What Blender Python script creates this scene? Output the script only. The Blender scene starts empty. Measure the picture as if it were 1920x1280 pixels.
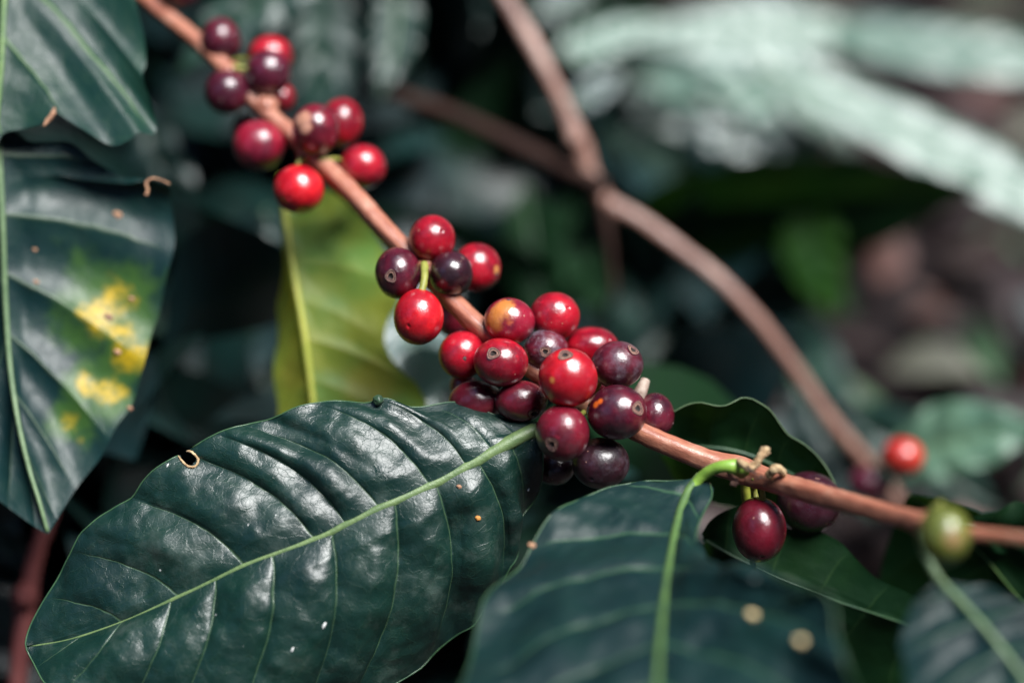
import bpy, math, random
import numpy as np
from mathutils import Vector, Matrix

random.seed(7)
rng = np.random.default_rng(7)
C = bpy.context.scene.collection
SC = bpy.context.scene

# ------------------------------------------------------------------ camera
FOC = 0.64                     # focus distance, metres
LENS = 85.0
PITCH = math.radians(35)
fwd = np.array([0, math.cos(PITCH), -math.sin(PITCH)])
right = np.array([1.0, 0, 0])
up = np.cross(right, fwd)
FP = np.array([0, 0, 0.17])    # point in focus in the middle of the frame
CAM = FP - fwd * FOC
cd = bpy.data.cameras.new('camera')
cd.lens = LENS
cd.sensor_width = 36
cd.clip_start = 0.01
cd.clip_end = 300
cd.dof.use_dof = True
cd.dof.focus_distance = FOC
cd.dof.aperture_fstop = 2.4
cam = bpy.data.objects.new('camera', cd)
C.objects.link(cam)
cam.location = CAM
cam.rotation_euler = (math.pi / 2 - PITCH, 0, 0)
SC.camera = cam

# ------------------------------------------------------------------ sky, sun, exposure
def cam_dir(a, b, c):
    """direction given as right / up / towards the lens"""
    v = a * right + b * up - c * fwd
    return v / np.linalg.norm(v)
SUN = cam_dir(.36, .70, .62)
EL = math.asin(SUN[2]); AZ = math.atan2(SUN[0], SUN[1])
w = bpy.data.worlds.new('World'); SC.world = w; w.use_nodes = True
nt = w.node_tree
bg = nt.nodes['Background']
sky = nt.nodes.new('ShaderNodeTexSky'); sky.sky_type = 'NISHITA'
sky.sun_disc = False; sky.sun_elevation = EL; sky.sun_rotation = AZ
sky.air_density = 1.0; sky.dust_density = 0.3; sky.ozone_density = 3.0
nt.links.new(sky.outputs[0], bg.inputs[0]); bg.inputs[1].default_value = 0.095
sl = bpy.data.lights.new('sun', 'SUN'); sl.energy = 3.9; sl.angle = math.radians(32)
sl.color = (1, .985, .96)
so = bpy.data.objects.new('sun', sl); C.objects.link(so)
so.rotation_euler = Vector(-SUN).to_track_quat('-Z', 'Y').to_euler()
SC.view_settings.view_transform = 'Standard'
SC.view_settings.look = 'None'
SC.view_settings.exposure = 1.08
SC.view_settings.gamma = 1
SC.cycles.use_denoising = True
SC.cycles.max_bounces = 6
SC.cycles.caustics_reflective = False
SC.cycles.caustics_refractive = False

# ------------------------------------------------------------------ helpers
KW = 36 / LENS / 1920
def at(x, y, d):
    """photo position (1920 x 1280) and distance behind the focal plane in cm"""
    Z = FOC + d / 100
    return CAM + fwd * Z + right * ((x - 960) * KW * Z) + up * ((640 - y) * KW * Z)
def px(n, d=0):
    return n * KW * (FOC + d / 100)
def proj(P):
    Q = np.asarray(P) - CAM
    z = Q @ fwd
    return np.stack([960 + (Q @ right) / (KW * z), 640 - (Q @ up) / (KW * z)], -1)

def tag(o, label=None, cat=None, group=None, kind=None):
    if label: o['label'] = label
    if cat: o['category'] = cat
    if group: o['group'] = group
    if kind: o['kind'] = kind
    return o
def empty(name, loc, label, cat, group=None):
    o = bpy.data.objects.new(name, None); C.objects.link(o)
    o.location = loc; o.empty_display_size = 0.005
    bpy.context.view_layer.update() if False else None
    return tag(o, label, cat, group)
def mesh_obj(name, V, F, mats, parent=None, uv=None, smooth=True, matidx=None, col=None):
    me = bpy.data.meshes.new(name)
    V = np.asarray(V, dtype=np.float64)
    if parent is not None:
        V = V - np.array(parent.location)
    me.from_pydata(V.tolist(), [], F if isinstance(F, list) else F.tolist())
    if smooth:
        me.polygons.foreach_set('use_smooth', [True] * len(me.polygons))
    if matidx is not None:
        me.polygons.foreach_set('material_index', matidx)
    if uv is not None:
        l = me.uv_layers.new(name='UVMap')
        l.data.foreach_set('uv', np.asarray(uv, dtype=np.float32).ravel())
    if col is not None:
        a = me.attributes.new('tint', 'FLOAT', 'POINT')
        a.data.foreach_set('value', np.asarray(col, dtype=np.float32))
    for m in (mats if isinstance(mats, (list, tuple)) else [mats]):
        me.materials.append(m)
    me.update()
    o = bpy.data.objects.new(name, me); C.objects.link(o)
    if parent is not None: o.parent = parent
    return o

def vnoise(P, scale, seed=0):
    """smooth value noise in -1..1"""
    p = np.asarray(P) / scale + 101.3 + seed * 17.17
    i = np.floor(p).astype(np.int64); f = p - i; f = f * f * (3 - 2 * f)
    def h(a, b, c):
        n = (a * 73856093) ^ (b * 19349663) ^ (c * 83492791) ^ (seed * 2654435)
        n = (n ^ (n >> 13)) * 1274126177 & 0x7fffffff
        return (n ^ (n >> 16)) % 65536 / 32768.0 - 1
    r = 0
    for a in (0, 1):
        for b in (0, 1):
            for c in (0, 1):
                wgt = (f[..., 0] if a else 1 - f[..., 0]) * (f[..., 1] if b else 1 - f[..., 1]) * (f[..., 2] if c else 1 - f[..., 2])
                r = r + wgt * h(i[..., 0] + a, i[..., 1] + b, i[..., 2] + c)
    return r

def spline(P, n=None):
    """dense arc-length sampled Catmull-Rom curve through P; returns function of t"""
    P = np.asarray(P, float)
    Q = np.vstack([2 * P[0] - P[1], P, 2 * P[-1] - P[-2]])
    out = []
    for i in range(1, len(Q) - 2):
        t = np.linspace(0, 1, 24, endpoint=False)[:, None]
        a, b, c, d = Q[i - 1], Q[i], Q[i + 1], Q[i + 2]
        out.append(.5 * ((2 * b) + (-a + c) * t + (2 * a - 5 * b + 4 * c - d) * t ** 2 + (-a + 3 * b - 3 * c + d) * t ** 3))
    out.append(P[-1][None]); D = np.vstack(out)
    s = np.r_[0, np.cumsum(np.linalg.norm(np.diff(D, axis=0)[:, :3], axis=1))]
    L = s[-1]; s = s / L
    def f(t):
        t = np.asarray(t, float)
        return np.stack([np.interp(t, s, D[:, k]) for k in range(D.shape[1])], -1)
    f.L = L
    f.near = lambda p: s[np.argmin(np.linalg.norm(D - np.asarray(p), axis=1))]
    return f

def tube_geo(pts, rad, seg=14, step=None, ridge=0, nridge=4, cap=True, rough=0, twist=0, seed=3):
    """pts 3D control points, rad radii (metres) per control point"""
    A = np.hstack([np.asarray(pts, float), np.asarray(rad, float)[:, None]])
    f = spline(A)
    n = max(6, int(f.L / (step or max(np.mean(rad) * .5, 1e-4))))
    n = min(n, 500)
    t = np.linspace(0, 1, n)
    D = f(t); P = D[:, :3]; R = D[:, 3]
    T = np.gradient(P, axis=0); T /= np.linalg.norm(T, axis=1)[:, None] + 1e-12
    ref = np.array([.3, .2, .93]); V = []
    N = np.cross(T[0], ref); N /= np.linalg.norm(N)
    for i in range(n):
        N = N - T[i] * (N @ T[i]); N /= np.linalg.norm(N)
        B = np.cross(T[i], N)
        a = np.linspace(0, 2 * np.pi, seg, endpoint=False) 
        r = R[i] * (1 + ridge * np.cos(nridge * (a + twist * t[i])))
        V.append(P[i] + (np.cos(a) * r)[:, None] * N + (np.sin(a) * r)[:, None] * B)
    V = np.vstack(V)
    if rough:
        c = np.repeat(P, seg, axis=0)
        d = V - c; d /= np.linalg.norm(d, axis=1)[:, None] + 1e-12
        rr = np.repeat(R, seg)
        V = V + d * (rr * (rough * vnoise(V, np.mean(R) * .9, seed) + rough * .6 * vnoise(V, np.mean(R) * .35, seed + 1)))[:, None]
    F = []
    uv = []
    for i in range(n - 1):
        for j in range(seg):
            k = (j + 1) % seg
            F.append((i * seg + j, i * seg + k, (i + 1) * seg + k, (i + 1) * seg + j))
            u0, u1 = j / seg, (j + 1) / seg
            a0, a1 = t[i] * f.L * 100, t[i + 1] * f.L * 100
            uv += [(u0, a0), (u1, a0), (u1, a1), (u0, a1)]
    if cap:
        c0 = len(V); V = np.vstack([V, P[0] - T[0] * R[0] * .35, P[-1] + T[-1] * R[-1] * .35])
        for j in range(seg):
            k = (j + 1) % seg
            F.append((c0, k, j)); F.append((c0 + 1, (n - 1) * seg + j, (n - 1) * seg + k))
            uv += [(0, 0), (.1, 0), (0, .1)] * 2
    return V, F, uv
def tube(name, pts, rad, mat, parent=None, **k):
    V, F, uv = tube_geo(pts, rad, **k)
    return mesh_obj(name, V, F, mat, parent, uv=uv)
def ptube(name, pp, radpx, mat, parent=None, **k):
    """tube along photo positions (x, y, d) with radii in photo pixels"""
    pts = [at(*p) for p in pp]
    if not hasattr(radpx, '__len__'): radpx = [radpx] * len(pp)
    return tube(name, pts, [px(r, p[2]) for r, p in zip(radpx, pp)], mat, parent, **k)

# ------------------------------------------------------------------ node helpers
def newmat(name):
    m = bpy.data.materials.new(name); m.use_nodes = True
    t = m.node_tree
    return m, t, t.nodes['Principled BSDF'], t.nodes['Material Output']
def nd(t, typ, **k):
    n = t.nodes.new(typ)
    for a, b in k.items():
        if a.startswith('i_'):
            key = a[2:]
            n.inputs[int(key) if key.isdigit() else key].default_value = b
        else: setattr(n, a, b)
    return n
def math_(t, op, a, b=None, clamp=False):
    n = t.nodes.new('ShaderNodeMath'); n.operation = op; n.use_clamp = clamp
    for i, v in enumerate((a, b)):
        if v is None: continue
        if isinstance(v, (int, float)): n.inputs[i].default_value = v
        else: t.links.new(v, n.inputs[i])
    return n.outputs[0]
def mixc(t, fac, a, b):
    n = t.nodes.new('ShaderNodeMix'); n.data_type = 'RGBA'
    for s, v in ((n.inputs[0], fac), (n.inputs[6], a), (n.inputs[7], b)):
        if isinstance(v, (int, float)): s.default_value = v
        elif isinstance(v, tuple): s.default_value = (*v[:3], 1)
        else: t.links.new(v, s)
    return n.outputs[2]
def ramp(t, fac, lo, hi, a=0.0, b=1.0):
    n = t.nodes.new('ShaderNodeMapRange'); n.interpolation_type = 'SMOOTHSTEP'
    t.links.new(fac, n.inputs[0])
    n.inputs[1].default_value = lo; n.inputs[2].default_value = hi
    n.inputs[3].default_value = a; n.inputs[4].default_value = b
    return n.outputs[0]
def noise(t, vec, scale, detail=3, rough=.5, dist=0):
    n = nd(t, 'ShaderNodeTexNoise'); n.inputs['Scale'].default_value = scale
    n.inputs['Detail'].default_value = detail; n.inputs['Roughness'].default_value = rough
    n.inputs['Distortion'].default_value = dist
    if vec is not None: t.links.new(vec, n.inputs['Vector'])
    return n.outputs[0]
def geo_pos(t):
    return nd(t, 'ShaderNodeNewGeometry').outputs['Position']
def spot_mask(t, pos, spots, wob=.35, nscale=250, soft=.45):
    """union of irregular round patches at world places; spots = [(point, radius m)]"""
    nz = noise(t, pos, nscale, 4)
    acc = None
    for p, r in spots:
        d = nd(t, 'ShaderNodeVectorMath', operation='DISTANCE'); t.links.new(pos, d.inputs[0]); d.inputs[1].default_value = tuple(p)
        q = math_(t, 'DIVIDE', d.outputs['Value'], r)
        q = math_(t, 'ADD', q, math_(t, 'MULTIPLY', math_(t, 'SUBTRACT', nz, .5), wob * 4))
        mk = ramp(t, q, 1.25, soft)
        acc = mk if acc is None else math_(t, 'MAXIMUM', acc, mk)
    return acc

def leaf_mat(name, base=(.012, .045, .028), alt=(.02, .065, .03), vein=(.10, .22, .06), rough=.34, trans=0.0,
             transcol=(.12, .3, .03), spots=None, spotcol=(.75, .42, .01), dust=0.0, veinw=.035, bump=.5, veinmix=.7, sheen=.5, lines=True, patch=None):
    m, t, b, out = newmat(name)
    uvn = nd(t, 'ShaderNodeUVMap'); uvn.uv_map = 'UVMap'
    sep = nd(t, 'ShaderNodeSeparateXYZ'); t.links.new(uvn.outputs[0], sep.inputs[0])
    U, Vv = sep.outputs[0], sep.outputs[1]
    pos = geo_pos(t)
    # side veins lie on whole numbers of U
    wob = math_(t, 'MULTIPLY', math_(t, 'SUBTRACT', noise(t, pos, 160, 2), .5), .10)
    fr = math_(t, 'PINGPONG', math_(t, 'ADD', U, wob), 0.5)
    wid = math_(t, 'ADD', math_(t, 'MULTIPLY', math_(t, 'SUBTRACT', 1, Vv), veinw), veinw * .35)
    q = math_(t, 'DIVIDE', fr, wid)
    vm = ramp(t, q, 1.0, .2)
    vm = math_(t, 'MULTIPLY', vm, ramp(t, Vv, 1.0, .75))
    # fine net between them
    comb = nd(t, 'ShaderNodeCombineXYZ'); t.links.new(math_(t, 'MULTIPLY', U, 3.2), comb.inputs[0]); t.links.new(math_(t, 'MULTIPLY', Vv, 9.0), comb.inputs[1])
    nz = nd(t, 'ShaderNodeTexNoise'); nz.inputs['Scale'].default_value = 1.4; t.links.new(comb.outputs[0], nz.inputs['Vector'])
    add = nd(t, 'ShaderNodeVectorMath', operation='ADD'); t.links.new(comb.outputs[0], add.inputs[0]); t.links.new(nz.outputs[1], add.inputs[1])
    vo = nd(t, 'ShaderNodeTexVoronoi'); vo.feature = 'DISTANCE_TO_EDGE'; vo.inputs['Scale'].default_value = 1.0; t.links.new(add.outputs[0], vo.inputs['Vector'])
    net = ramp(t, vo.outputs['Distance'], .045, .0)
    vo2 = nd(t, 'ShaderNodeTexVoronoi'); vo2.feature = 'DISTANCE_TO_EDGE'; vo2.inputs['Scale'].default_value = 700; t.links.new(pos, vo2.inputs['Vector'])
    net2 = ramp(t, vo2.outputs['Distance'], .12, .0)
    big = noise(t, pos, 45, 4, .6)
    col = mixc(t, ramp(t, big, .35, .7), base, alt)
    # tissue is yellower beside the midrib
    if lines:
        col = mixc(t, math_(t, 'MULTIPLY', net, .10 * veinmix), col, vein)
        col = mixc(t, math_(t, 'MULTIPLY', vm, veinmix), col, vein)
    if spots:
        halo = spot_mask(t, pos, [(p, r * 2.1) for p, r in spots], .4, 120)
        col = mixc(t, math_(t, 'MULTIPLY', halo, .8), col, (.04, .10, .015))
        sm = math_(t, 'MULTIPLY', spot_mask(t, pos, [(p, r * .98) for p, r in spots], .5, 150), ramp(t, noise(t, pos, 230, 4, .7), .25, .65))
        col = mixc(t, sm, col, mixc(t, noise(t, pos, 300, 2), spotcol, (spotcol[0] * .6, spotcol[1] * .75, .01)))
    if patch:
        for pts, pc in patch:
            col = mixc(t, spot_mask(t, pos, pts, .25, 200), col, pc)
    rg = math_(t, 'ADD', math_(t, 'MULTIPLY', noise(t, pos, 130, 4, .65), .28), rough - .14)
    if dust:
        v3 = nd(t, 'ShaderNodeTexVoronoi'); v3.inputs['Scale'].default_value = 260; t.links.new(pos, v3.inputs['Vector'])
        sepc = nd(t, 'ShaderNodeSeparateColor'); t.links.new(v3.outputs['Color'], sepc.inputs[0])
        rr = math_(t, 'MULTIPLY', ramp(t, sepc.outputs[0], .86, 1.0), .075)
        dm = math_(t, 'LESS_THAN', v3.outputs['Distance'], rr)
        film = math_(t, 'MULTIPLY', ramp(t, noise(t, pos, 90, 5, .7), .5, .75), .10 * dust)
        col = mixc(t, film, col, (.35, .38, .36))
        col = mixc(t, math_(t, 'MULTIPLY', dm, .85 * dust), col, (.7, .72, .7))
        rg = math_(t, 'ADD', rg, math_(t, 'MULTIPLY', dm, .3))
    t.links.new(col, b.inputs['Base Color'])
    t.links.new(rg, b.inputs['Roughness'])
    b.inputs['Specular IOR Level'].default_value = sheen
    h = math_(t, 'MULTIPLY', noise(t, pos, 900, 3, .6), .18)
    h = math_(t, 'ADD', h, math_(t, 'MULTIPLY', noise(t, pos, 260, 3, .6), .55))
    h = math_(t, 'SUBTRACT', h, math_(t, 'MULTIPLY', net, .22))
    h = math_(t, 'SUBTRACT', h, math_(t, 'MULTIPLY', net2, .10))
    h = math_(t, 'ADD', h, math_(t, 'MULTIPLY', vm, .5))
    bp = nd(t, 'ShaderNodeBump'); bp.inputs['Distance'].default_value = .0006; bp.inputs['Strength'].default_value = bump
    t.links.new(h, bp.inputs['Height']); t.links.new(bp.outputs[0], b.inputs['Normal'])
    if trans:
        tb = nd(t, 'ShaderNodeBsdfTranslucent')
        t.links.new(mixc(t, math_(t, 'MULTIPLY', vm, .5), mixc(t, ramp(t, big, .35, .65), transcol, (transcol[0] * 1.5, transcol[1] * .95, transcol[2])), vein), tb.inputs[0])
        mx = nd(t, 'ShaderNodeMixShader'); mx.inputs[0].default_value = trans
        t.links.new(b.outputs[0], mx.inputs[1]); t.links.new(tb.outputs[0], mx.inputs[2]); t.links.new(mx.outputs[0], out.inputs[0])
    return m

def simple_mat(name, c1, c2=None, rough=.5, scale=300, bump=.3, spec=.5, dist=.0005, trans=0):
    m, t, b, out = newmat(name)
    pos = geo_pos(t); c2 = c2 or tuple(x * .6 for x in c1)
    t.links.new(mixc(t, ramp(t, noise(t, pos, scale, 4, .6), .3, .7), c1, c2), b.inputs['Base Color'])
    b.inputs['Roughness'].default_value = rough; b.inputs['Specular IOR Level'].default_value = spec
    bp = nd(t, 'ShaderNodeBump'); bp.inputs['Distance'].default_value = dist; bp.inputs['Strength'].default_value = bump
    t.links.new(noise(t, pos, scale * 3, 4, .6), bp.inputs['Height']); t.links.new(bp.outputs[0], b.inputs['Normal'])
    if trans:
        b.inputs['Subsurface Weight'].default_value = trans; b.inputs['Subsurface Radius'].default_value = (.002, .003, .001)
    return m

def bark_mat(name, c1, c2, c3, rough=.5):
    """woody skin with fibres running along the stem (UV: around, along in cm)"""
    m, t, b, out = newmat(name)
    uvn = nd(t, 'ShaderNodeUVMap'); uvn.uv_map = 'UVMap'
    mp = nd(t, 'ShaderNodeMapping'); t.links.new(uvn.outputs[0], mp.inputs[0]); mp.inputs['Scale'].default_value = (7, .6, 1)
    fib = noise(t, mp.outputs[0], 1.6, 5, .65)
    pos = geo_pos(t)
    col = mixc(t, ramp(t, fib, .3, .68), c1, c2)
    col = mixc(t, math_(t, 'MULTIPLY', ramp(t, noise(t, pos, 110, 5, .6), .5, .72), .75), col, c3)
    dots = nd(t, 'ShaderNodeTexVoronoi'); dots.inputs['Scale'].default_value = 900; t.links.new(pos, dots.inputs['Vector'])
    col = mixc(t, math_(t, 'MULTIPLY', ramp(t, dots.outputs['Distance'], .16, .05), .4), col, tuple(x * .3 for x in c2))
    t.links.new(col, b.inputs['Base Color'])
    t.links.new(math_(t, 'ADD', math_(t, 'MULTIPLY', fib, .25), rough - .12), b.inputs['Roughness'])
    b.inputs['Specular IOR Level'].default_value = .75 if rough < .6 else .25
    bp = nd(t, 'ShaderNodeBump'); bp.inputs['Distance'].default_value = .0006; bp.inputs['Strength'].default_value = .45
    h = math_(t, 'ADD', fib, math_(t, 'MULTIPLY', noise(t, pos, 1400, 3, .6), .4))
    t.links.new(h, bp.inputs['Height']); t.links.new(bp.outputs[0], b.inputs['Normal'])
    return m

def cherry_mat(name, c1, c2, rough=.3, speck=.4, patch=None, bloom=0.0, coat=.45):
    m, t, b, out = newmat(name)
    pos = geo_pos(t)
    n1 = noise(t, pos, 95, 4, .55, .3)
    col = mixc(t, ramp(t, n1, .38, .62), c1, c2)
    # faint streaks and pale pores of the skin
    n2 = noise(t, pos, 520, 5, .7)
    col = mixc(t, math_(t, 'MULTIPLY', ramp(t, n2, .52, .75), .30), col, tuple(min(1, x * 2.2 + .01) for x in c1))
    vo = nd(t, 'ShaderNodeTexVoronoi'); vo.inputs['Scale'].default_value = 420; t.links.new(pos, vo.inputs['Vector'])
    sc = nd(t, 'ShaderNodeSeparateColor'); t.links.new(vo.outputs['Color'], sc.inputs[0])
    dm = math_(t, 'LESS_THAN', vo.outputs['Distance'], math_(t, 'MULTIPLY', ramp(t, sc.outputs[1], .75, 1), .13))
    col = mixc(t, math_(t, 'MULTIPLY', dm, speck), col, (.5, .28, .2))
    if bloom:
        col = mixc(t, math_(t, 'MULTIPLY', ramp(t, noise(t, pos, 240, 4, .7), .42, .7), bloom), col, (.30, .26, .32))
    if patch:
        for pts, pc, wobb in patch:
            col = mixc(t, spot_mask(t, pos, pts, wobb, 330), col, mixc(t, noise(t, pos, 500, 3), pc, tuple(x * .65 for x in pc)))
    t.links.new(col, b.inputs['Base Color'])
    t.links.new(math_(t, 'ADD', math_(t, 'MULTIPLY', noise(t, pos, 380, 4, .65), .22), rough - .11), b.inputs['Roughness'])
    b.inputs['Coat Weight'].default_value = min(1, coat * 1.25); b.inputs['Coat IOR'].default_value = 1.55; b.inputs['Specular IOR Level'].default_value = .6; b.inputs['Coat Roughness'].default_value = .21
    b.inputs['Subsurface Weight'].default_value = .0
    bp = nd(t, 'ShaderNodeBump'); bp.inputs['Distance'].default_value = .0005; bp.inputs['Strength'].default_value = .28
    h = math_(t, 'ADD', noise(t, pos, 330, 4, .6), math_(t, 'MULTIPLY', noise(t, pos, 1500, 3, .6), .5))
    h = math_(t, 'ADD', h, math_(t, 'MULTIPLY', noise(t, pos, 130, 2, .5), 2.6))
    t.links.new(bp.outputs[0], b.inputs['Coat Normal'])
    h = math_(t, 'ADD', h, math_(t, 'MULTIPLY', dm, .6))
    t.links.new(h, bp.inputs['Height']); t.links.new(bp.outputs[0], b.inputs['Normal']); 
    return m

# ------------------------------------------------------------------ leaf blade builder
def leaf_surface(M, E, pairs, nv, N, J, amp=.0015, cup=.02, curve=.05, crumple=.0006, wave=0.0, wfreq=5, seed=0, sgn=1.0, twist=1, off=.10, skew=1.0):
    """one half of a blade. M, E: splines of midrib and margin (3D); pairs [(t_mid, t_edge)] one per side vein.
    returns P (N+1, J+1, 3), uv"""
    tv = np.linspace(0, 1, N + 1)
    if pairs:
        tm = np.array([p[0] for p in pairs]); te = np.array([p[1] for p in pairs])
        o = np.argsort(tm); tm, te = tm[o], np.maximum.accumulate(te[o])
        K = len(tm)
        ph = np.interp(tv, np.r_[0, tm, 1], np.r_[0, np.arange(1, K + 1), K + 1])
        ed = np.interp(tv, np.r_[0, tm, 1], np.r_[0, te, 1])
        k = np.ones(9) / 9; pad = np.pad(ed, 4, mode='edge'); ed = np.convolve(pad, k, 'valid'); ed[0] = 0; ed[-1] = 1
    else:
        ph = tv * nv + .5; ed = np.clip(tv + off * np.sin(np.pi * tv) ** .8 * (1 - tv * .3), 0, 1)
        ed[-1] = 1
    m = M(tv); e = E(ed)
    v = np.linspace(0, 1, J + 1)
    P = m[:, None] * (1 - v[None, :, None]) + e[:, None] * v[None, :, None]
    T = np.gradient(m, axis=0); T /= np.linalg.norm(T, axis=1)[:, None] + 1e-12
    wdt = np.linalg.norm(e - m, axis=1)
    fade = np.clip(tv * 8, 0, 1) * np.clip((1 - tv) * 6, 0, 1)
    P = P - T[:, None] * (curve * wdt * fade)[:, None, None] * np.sin(np.pi * v)[None, :, None]
    dU = np.gradient(P, axis=0); dV = np.gradient(P, axis=1)
    Nn = np.cross(dU, dV) * sgn
    Nn /= np.linalg.norm(Nn, axis=2)[:, :, None] + 1e-12
    # smooth the normal near the ends
    mean = Nn.mean(axis=(0, 1)); mean /= np.linalg.norm(mean)
    Nn = Nn * .5 + mean * .5; Nn /= np.linalg.norm(Nn, axis=2)[:, :, None]
    ww = np.clip(wdt / (wdt.max() + 1e-9), 0, 1)
    fr_ = (ph % 1.0) ** skew
    q = np.abs(np.sin(np.pi * fr_)) ** .75
    jit = .65 + .5 * (np.sin(np.floor(ph) * 12.99 + seed * 3.1) * .5 + .5)
    env = np.clip(v * 7, 0, 1) * np.clip((1.02 - v) * 2.2, 0, 1) ** .6
    h = amp * (q * jit * ww)[:, None] * env[None]
    h = h + cup * (wdt)[:, None] * np.sin(np.pi * v * .9)[None]
    if wave: h = h + wave * ww[:, None] * (v ** 2.2)[None] * np.sin(2 * np.pi * (wfreq * ed + .13 * seed))[:, None]
    cr = vnoise(P, .011, seed + 1) * crumple + vnoise(P, .005, seed + 2) * crumple * .45 + vnoise(P, .0022, seed + 3) * crumple * .14
    h = h + cr * np.clip(v * 5, 0, 1)[None]
    P = P + Nn * h[:, :, None]
    UVg = np.stack([np.repeat(ph[:, None], J + 1, 1), np.repeat(v[None], N + 1, 0)], -1)
    return P, UVg, Nn

def build_leaf(root, mid, L, R, mat, midmat, midr=(5, 1.2), pairsL=None, pairsR=None, nv=9, N=90, J=18, hole=None, edge=None, midoff=.1, kR=None, **k):
    """mid/L/R: 3D control points. Adds children blade, midrib (and leaf_margin). returns grids"""
    M, EL_, ER_ = spline(mid), spline(L), spline(R)
    PL, UL, NL = leaf_surface(M, EL_, pairsL, nv, N, J, sgn=k.get('sgnL', -1), **{a: b for a, b in k.items() if a != 'sgnL'})
    kr = {a: b for a, b in k.items() if a != 'sgnL'}; kr.update(kR or {})
    PR, UR, NR = leaf_surface(M, ER_, pairsR, nv, N, J, sgn=-k.get('sgnL', -1), **kr)
    PR[:, 0] = PL[:, 0]
    V = np.vstack([PL.reshape(-1, 3), PR[:, 1:].reshape(-1, 3)])
    nL = (N + 1) * (J + 1)
    def idxL(i, j): return i * (J + 1) + j
    def idxR(i, j): return np.where(j == 0, i * (J + 1), nL + i * J + j - 1)
    I, Jj = np.meshgrid(np.arange(N), np.arange(J), indexing='ij'); I = I.ravel(); Jj = Jj.ravel()
    FL = np.stack([idxL(I, Jj), idxL(I + 1, Jj), idxL(I + 1, Jj + 1), idxL(I, Jj + 1)], 1)
    FR = np.stack([idxR(I, Jj), idxR(I, Jj + 1), idxR(I + 1, Jj + 1), idxR(I + 1, Jj)], 1)
    uL = np.stack([UL[I, Jj], UL[I + 1, Jj], UL[I + 1, Jj + 1], UL[I, Jj + 1]], 1)
    uR = np.stack([UR[I, Jj], UR[I, Jj + 1], UR[I + 1, Jj + 1], UR[I + 1, Jj]], 1)
    F = np.vstack([FL, FR]); uv = np.vstack([uL, uR])
    if hole is not None:
        keep = np.ones(len(F), bool)
        pc = proj(V)
        fc = pc[F].mean(axis=1)
        for hx, hy, hr in hole:
            keep &= np.hypot(fc[:, 0] - hx, fc[:, 1] - hy) > hr
        F = F[keep]; uv = uv[keep]
        used = np.unique(F); rem = -np.ones(len(V), int); rem[used] = np.arange(len(used))
        V2 = V[used]; F = rem[F]
    else: V2 = V
    mesh_obj('blade', V2, F.tolist(), mat, root, uv=uv.reshape(-1, 2))
    if midmat:
        n = 40
        t = np.linspace(0, .995, n); mp = M(t)
        nrm = (NL[:, 1] + NR[:, 1]); nrm /= np.linalg.norm(nrm, axis=1)[:, None]
        nn = np.stack([np.interp(t, np.linspace(0, 1, N + 1), nrm[:, c]) for c in range(3)], -1)
        r = midr[0] + (midr[1] - midr[0]) * t ** .7
        tube('midrib', mp + nn * (r * midoff)[:, None], r, midmat, root, seg=12, step=max(r.mean() * 2, .0012), ridge=.0)
    if edge:
        el, er = PL[:, J], PR[:, J]
        # one continuous rim round the blade
        loop = np.vstack([el[::3], er[::-3][1:]])
        segs = [loop]
        if hole:
            q = proj(loop); bad = np.zeros(len(loop), bool)
            for hx, hy, hr in hole: bad |= np.hypot(q[:, 0] - hx, q[:, 1] - hy) < hr + 1
            w_ = np.where(bad)[0]; segs = [loop[:w_[0]], loop[w_[-1] + 1:]] if len(w_) else [loop]
        for sg in segs: tube('leaf_margin', sg, [edge[0]] * len(sg), edge[1], root, seg=6, step=.0016)
    return V, np.vstack([NL.reshape(-1, 3), NR[:, 1:].reshape(-1, 3)])

def P3(l): return [at(*p) for p in l]

PROF = [(0, .0), (.04, .14), (.12, .46), (.25, .82), (.42, 1.0), (.58, .96), (.72, .76), (.84, .46), (.92, .22), (.97, .08), (1, 0)]
def quick_leaf(label, base, tip, hw, nrm, mat, midmat, name='coffee_leaf', group='leaves out of focus behind the branch', cat='leaf',
               bow=.10, fold=.18, sag=.0, nv=7, seed=0, amp=.0012, wave=.0014, N=44, J=10, curl=0.0, midr=None, petiole=None, crumple=.0007):
    """leaf from its base to its tip (photo positions), half width in photo pixels, facing nrm (right, up, to lens)"""
    def lift(p):
        p = list(p)
        while at(*p)[2] < .03: p[2] -= .5
        return tuple(p)
    base, tip = lift(base), lift(tip)
    b, e = at(*base), at(*tip)
    n = cam_dir(*nrm)
    T = e - b; Ln = np.linalg.norm(T); Td = T / Ln
    W = np.cross(n, Td); W /= np.linalg.norm(W); Nn = np.cross(Td, W)
    if Nn @ n < 0: Nn = -Nn
    h = px(hw, (base[2] + tip[2]) / 2)
    t = np.linspace(0, 1, 9)
    rs = np.random.default_rng(seed + 50)
    side = (rs.random() - .5) * .12
    mid = [b + T * x + Nn * (bow * Ln * 4 * x * (1 - x) * .5 - sag * Ln * x * x) + W * (side * Ln * 4 * x * (1 - x)) for x in t]
    ms = spline(mid)
    Lp, Rp = [], []
    for x, wv in PROF:
        j1, j2 = 1 + .04 * rs.standard_normal(), 1 + .04 * rs.standard_normal()
        Lp.append(ms(x) + W * h * wv * j1 + Nn * (h * wv * (fold + curl)))
        Rp.append(ms(x) - W * h * wv * j2 + Nn * (h * wv * (fold - curl)))
    root = empty(name, b, label, cat, group)
    build_leaf(root, mid, Lp, Rp, mat, midmat, midr=midr or (px(4.5, base[2]), px(1.2, tip[2])), nv=nv, N=N, J=J, amp=amp, cup=.05, wave=wave, seed=seed, crumple=crumple, sgnL=1)
    if petiole:
        ptube('petiole', [base] + petiole, [5] * (len(petiole) + 1), midmat, root)
    return root

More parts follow.
